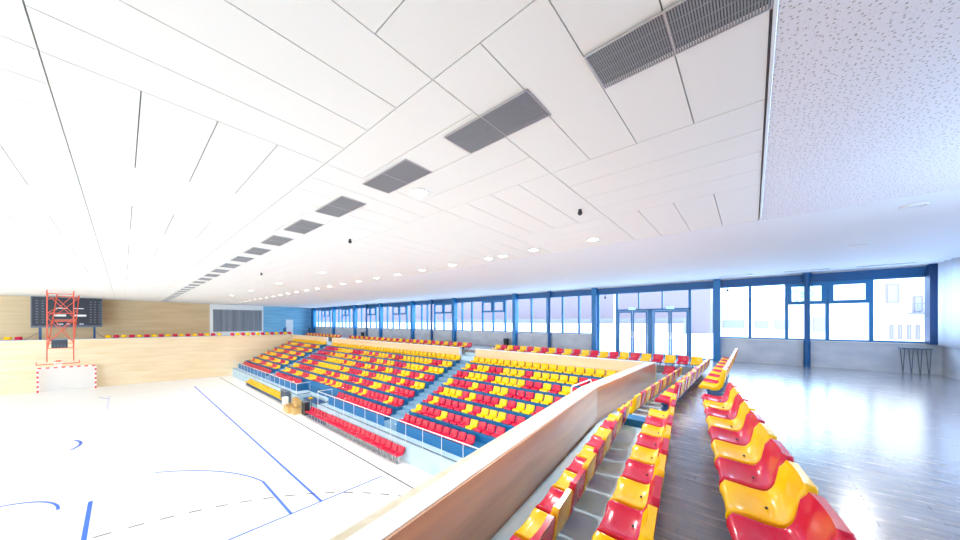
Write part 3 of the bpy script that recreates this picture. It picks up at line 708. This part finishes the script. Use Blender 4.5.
# scoreboard
s_ = tag(empty('scoreboard', (-22.3, -.1, GZ)), 'large dark scoreboard on two posts above the court end wall', 'scoreboard')
X = -22.3; ztop = 8.18
q = MB(); q.box(X-.12, X, -2.1, 1.85, 5.45, ztop); q.build('cabinet', M['screen'], s_)
q = MB(); q.box(X, X+.03, -2.1, 1.85, 5.45, 5.62); q.box(X, X+.03, -2.1, -2.03, 5.62, ztop); q.box(X, X+.03, 1.78, 1.85, 5.62, ztop); q.box(X, X+.03, -2.1, 1.85, ztop-.06, ztop); q.build('rim', M['screenrim'], s_)
q = MB()
for c0 in (-1.85, -1.55, 1.1, 1.35, 1.62):
    for r_ in range(9): q.box(X, X+.01, c0, c0+.12, 5.85+.24*r_, 5.95+.24*r_)
q.build('number_columns', M['screenrim'], s_)
q = MB(); q.box(X, X+.015, -.95, -.25, 6.45, 6.62); q.box(X, X+.015, .22, .9, 6.45, 6.62); q.box(X, X+.012, .2, .75, 7.15, 7.22); q.box(X, X+.012, -.8, -.2, 7.15, 7.22); q.box(X, X+.012, -.75, -.4, 5.72, 5.78); q.box(X, X+.012, -.25, 0, 5.72, 5.78); q.box(X, X+.012, .5, .75, 5.72, 5.78); q.build('white_bars', M['dash'], s_)
q = MB(); q.box(X, X+.012, -.85, .35, 6.0, 6.2); q.build('red_band', M['rust'], s_)
for y in (-1.62, 1.38):
    q = MB(); q.box(X-.1, X, y-.07, y+.07, GZ+.001, 5.45); q.build('post', M['dblue'], s_)
    q = MB(); q.bar((X-.05, y, 5.1), (X-.05, y+(-.95 if y < 0 else .7), GZ+.1), .03); q.build('brace', M['dblue'], s_)
# handball goal
gl = tag(empty('handball_goal', (-20.5, 0, 0)), 'red and white striped handball goal against the pale end wall', 'goal')
def striped(q, a, b_, n=10):
    a = Vector(a); b_ = Vector(b_)
    for k in range(n): q.bar(a.lerp(b_, k/n), a.lerp(b_, (k+1)/n), .10, .10, k % 2)
gxp = lambda y: ew(y)+.75
for y in (-1.54, 1.54):
    q = MB(); striped(q, (gxp(y), y, 0), (gxp(y), y, 2.0)); q.build('goal_post', [M['goalred'], M['white']], gl)
q = MB(); striped(q, (gxp(-1.54), -1.54, 2.04), (gxp(1.54), 1.54, 2.04), 15); q.build('crossbar', [M['goalred'], M['white']], gl)
q = MB()
P = [(gxp(-1.54), -1.54), (gxp(1.54), 1.54), (gxp(1.54)-.6, 1.54), (gxp(-1.54)-.6, -1.54)]
q.add([(P[2][0], P[2][1], 0), (P[3][0], P[3][1], 0), (P[3][0]+.2, P[3][1], 2.0), (P[2][0]+.2, P[2][1], 2.0), (P[0][0], P[0][1], 0), (P[1][0], P[1][1], 0), (P[0][0], P[0][1], 2), (P[1][0], P[1][1], 2)],
      [(0, 1, 2, 3), (1, 4, 6, 2), (5, 0, 3, 7)])
q.build('net', M['netting'], gl)
# steel hoop rail on the near parapet
q = MB(); q.tube([(21.75, 9.75, PT-.01), (21.75, 9.75, PT+.12), (21.74, 9.82, PT+.17), (21.72, 10.9, PT+.17), (21.72, 10.97, PT+.12), (21.72, 10.97, PT-.01)], .018, 8)
tag(q.build('grab_rail', M['rail']), 'short steel grab rail on top of the near white parapet coping', 'rail')
# things by the recess at court level
for i, (x, y, a, b_, hh, z) in enumerate([(1.2, 10.5, .5, .45, .42, 0), (1.85, 10.45, .5, .5, .40, 0), (2.5, 10.55, .45, .45, .4, 0), (1.5, 10.85, .55, .3, .38, .425), (2.15, 10.8, .4, .4, .3, .41)]):
    bxs = tag(empty('wooden_box', (x, y, z)), ['light plywood box at court level, leftmost of the bottom ones', 'light plywood box at court level, middle of the bottom ones', 'light plywood box at court level, nearest the red seats', 'long plywood box lying on the left bottom boxes', 'small plywood box lying on the right bottom boxes'][i], 'box', 'plywood boxes beside the court')
    q = MB(); t = .02
    q.box(x-a/2, x+a/2, y-b_/2, y-b_/2+t, z, z+hh); q.box(x-a/2, x+a/2, y+b_/2-t, y+b_/2, z, z+hh); q.box(x-a/2, x-a/2+t, y-b_/2+t, y+b_/2-t, z, z+hh); q.box(x+a/2-t, x+a/2, y-b_/2+t, y+b_/2-t, z, z+hh); q.box(x-a/2+t, x+a/2-t, y-b_/2+t, y+b_/2-t, z, z+t)
    q.build('carcass', M['birchbox'], bxs)
    q = MB(); q.box(x-.08, x+.08, y-b_/2-.004, y-b_/2, z+hh*.6, z+hh*.72); q.build('hand_hole', M['dgrey'], bxs)
q = MB(); q.box(.95, 1.25, 10.2, 10.5, .425, .9)
tag(q.build('paper_roll_box', M['white']), 'white carton standing on the plywood boxes', 'box')
t = tag(empty('equipment_trolley', (-.7, 10.95, 0)), 'dark grey equipment trolley at the end of the yellow seats', 'trolley')
q = MB(); q.box(-1.25, -.1, 10.72, 11.05, .15, .2); q.box(-1.25, -.1, 10.72, 11.05, .95, 1.0); q.build('shelves', M['dgrey'], t)
q = MB()
for i in range(8): q.box(-1.2+i*.14, -1.12+i*.14, 10.74, 11.03, .2, .95)
q.build('slatted_front', M['dgrey'], t)
for x in (-1.15, -.2):
    q = MB(); q.cyl((x, 10.88), .06, 0, .15, 10); q.build('castor', M['black'], t)
t = tag(empty('scorer_table', (3.5, 10.9, 0)), 'dark topped table in the wall recess behind the plywood boxes', 'table')
q = MB(); q.box(1.6, 4.3, 11.25, 11.85, .72, .76); q.build('tabletop', M['dblue'], t)
for x in (1.7, 4.2):
    for y in (11.32, 11.78):
        q = MB(); q.bar((x, y, .01), (x, y, .72), .035); q.build('leg', M['dgrey'], t)
q = MB(); q.box(2.2, 2.45, 11.4, 11.6, .76, .86); tag(q.build('yellow_pouch', M['yellow']), 'small yellow pouch lying on the dark table in the recess', 'pouch')
t = tag(empty('flight_case', (3.4, 10.95, 0)), 'black flight case at court level behind the first red seats', 'case')
q = MB(); q.box(2.85, 3.4, 10.75, 11.05, .0, .8); q.build('body', M['black'], t)
q = MB(); q.box(2.84, 3.41, 10.74, 11.06, .8, .86); q.build('lid', M['dgrey'], t)
# bins by the windows
for x, lab in ((11.6, 'black waste bin by the low wall near the pillar left of the wide windows'), (-8.6, 'black waste bin by the low wall far down the gallery')):
    t = tag(empty('waste_bin', (x, 21.1, GZ)), lab, 'bin', 'waste bins by the windows')
    q = MB(); q.lathe([(.17, .001), (.2, .55), (.2, .58)], (x, 21.1, GZ), 16); q.build('body', M['black'], t)
    q = MB(); q.lathe([(.21, .58), (.21, .61), (.12, .63)], (x, 21.1, GZ), 16); q.build('lid', M['dgrey'], t)
# wire stand under the right window
t = tag(empty('wire_stool_stack', (29.0, 21.1, GZ)), 'stack of thin wire legged stools against the low wall in the right corner', 'stools')
q = MB(); q.box(28.7, 29.34, 20.95, 21.3, 5.02, 5.08); q.build('seat', M['dgrey'], t)
for i in range(4):
    x = 28.74+i*.18
    q = MB(); q.tube([(x, 20.98, GZ), (x+.04, 21.0, 5.02)], .012, 6); q.tube([(x+.06, 21.27, GZ), (x, 21.25, 5.02)], .012, 6); q.tube([(x, 20.98, GZ+.02), (x+.06, 21.27, GZ+.02)], .01, 6); q.build('leg', M['dgrey'], t)
# signs over the doors
for x, s in ((19.86, 'left'), (21.66, 'right')):
    t = tag(empty('exit_sign', (x, WY-.05, 6.66)), 'small green exit sign above the %s glass double door' % s, 'sign', 'exit signs')
    q = MB(); q.box(x-.17, x+.17, WY-.06, WY-.001, 6.62, 6.76); q.build('housing', M['white'], t)
    q = MB(); q.box(x-.15, x+.15, WY-.064, WY-.06, 6.635, 6.745); q.build('face', M['exit'], t)
for x, z, s in ((18.45, 7.35, 'left of the doors'), (23.95, 7.4, 'right of the door bay')):
    t = tag(empty('spot_speaker', (x, WY-.15, z)), 'tiny dark speaker hanging in the window top %s' % s, 'speaker', 'small window speakers')
    q = MB(); q.cyl((x, WY-.12), .05, z-.06, z+.06, 10); q.build('body', M['dblue'], t)
    q = MB(); q.bar((x, WY-.12, z+.06), (x, WY-.03, ZG+.1), .02); q.build('bracket', M['dblue'], t)
# folded blue things before the far blue wall
for x, y, s in ((-22.6, 17.6, 'left'), (-21.5, 20.4, 'right')):
    t = tag(empty('lounge_chair', (x, y, GZ)), 'dark blue lounge chair before the far blue wall, the %s one' % s, 'chair', 'lounge chairs in the far corner')
    q = MB(); q.box(x-.35, x+.35, y-.4, y+.4, GZ+.25, GZ+.42); q.build('seat', M['dblue'], t)
    q = MB(); q.bar((x-.3, y, GZ+.4), (x-.45, y, GZ+.95), .8, .1); q.build('backrest', M['dblue'], t)
    for a in (-.3, .3):
        for b_ in (-.35, .35):
            q = MB(); q.bar((x+a, y+b_, GZ), (x+a, y+b_, GZ+.25), .04); q.build('leg', M['steel'], t)

# ================================================================== OUTSIDE
q = MB(); q.box(-260, 140, 21.7, 160, 3.9, 4.1); struct('ground_outside', q, M['ground'])
def building(x0, x1, y, z1, m, wins, label, depth=10):
    bl = tag(empty('building', ((x0+x1)/2, y, 4.1)), label, 'building', 'buildings outside')
    q = MB(); q.box(x0, x1, y, y+depth, 4.1, z1); q.build('wall', m, bl)
    q = MB(); q.box(x0-.2, x1+.2, y-.2, y+depth, z1, z1+.3); q.build('roof_edge', M['facade'], bl)
    for a, c_, z0, z2 in wins:
        q = MB(); q.box(a, c_, y-.04, y+.0, z0, z2); f = q.build('window', M['lavmatte'], bl)
        q = MB(); q.box(a+.1, c_-.1, y-.06, y-.04, z0+.1, z2-.1); q.build('window_pane', M['bglass'], f)
building(30.3, 44, 34, 14, M['facade'], [(30.95, 31.5, 7.1, 8.3), (31.95, 32.35, 6.5, 7.5), (31.1, 31.28, 4.9, 5.8), (31.43, 31.6, 4.9, 5.8), (31.76, 31.93, 4.9, 5.8), (32.06, 32.24, 4.9, 5.8), (34, 36, 6.5, 8)], 'white building with small panes outside the rightmost window')
q = MB(); q.box(31.8, 32.9, 33.3, 33.96, 6.4, 6.5)
for i in range(8): q.bar((31.83+i*.15, 33.32, 6.5), (31.83+i*.15, 33.32, 7.0), .03)
q.box(31.8, 32.9, 33.3, 33.35, 7.0, 7.05); tag(q.build('balcony', M['kerb']), 'small railed balcony on the white building outside the rightmost window', 'balcony')
building(28.5, 36, 50, 9.5, M['facade'], [(32.25, 32.95, 5.6, 6.45), (29.5, 30.6, 5.0, 6.4)], 'low white building outside behind the awning windows')
building(20.5, 31, 66, 9.2, M['facade'], [(21.2, 23.9, 5.0, 6.2), (25.1, 26.6, 5.0, 6.1), (27.3, 29.4, 4.9, 6.2)], 'distant flat white building outside right of the doors')
building(-250, 20, 62, 19, M['lavmatte'], [], 'very long lavender block standing in for pale sky left of the doors')  # block added so the sky there shows dim lavender against the bright background
q = MB(); q.box(-250, 17.5, 55, 55.3, 4.1, 5.7); tag(q.build('low_boundary_wall', M['facade']), 'long low white boundary wall outside beyond the paving', 'wall')
q = MB(); q.box(-250, 17.5, 55.6, 57, 4.1, 6.45); tag(q.build('clipped_hedge', M['kerb']), 'long clipped blue grey hedge outside behind the low white wall', 'hedge')
t = tag(empty('young_tree', (27.1, 27.5, 4.1)), 'young pale green tree outside the awning window', 'tree')
q = MB(); q.tube([(27.1, 27.5, 4.1), (27.12, 27.5, 6), (27.0, 27.5, 7.6)], .06, 8); q.bar((27.05, 27.5, 6.0), (27.5, 27.4, 6.9), .03); q.build('trunk', M['bark'], t)
q = MB()
for i in range(260):
    a = random.gauss(27.0, .3), random.gauss(27.5, .3), random.gauss(7.5, .4); s = .1
    u = Vector((random.uniform(-1, 1), random.uniform(-1, 1), random.uniform(-1, 1))).normalized()*s; v = u.orthogonal().normalized()*s*.5; a = Vector(a)
    q.add([a-u, a-v, a+u, a+v], [(0, 1, 2, 3)])
q.build('leaves', M['leaf'], t)
q = MB(); q.tube([(16.2, 30, 4.1), (16.2, 30, 9.5)], .09, 10); tag(q.build('flag_pole', M['white']), 'white pole standing on the paving outside the left door', 'pole')
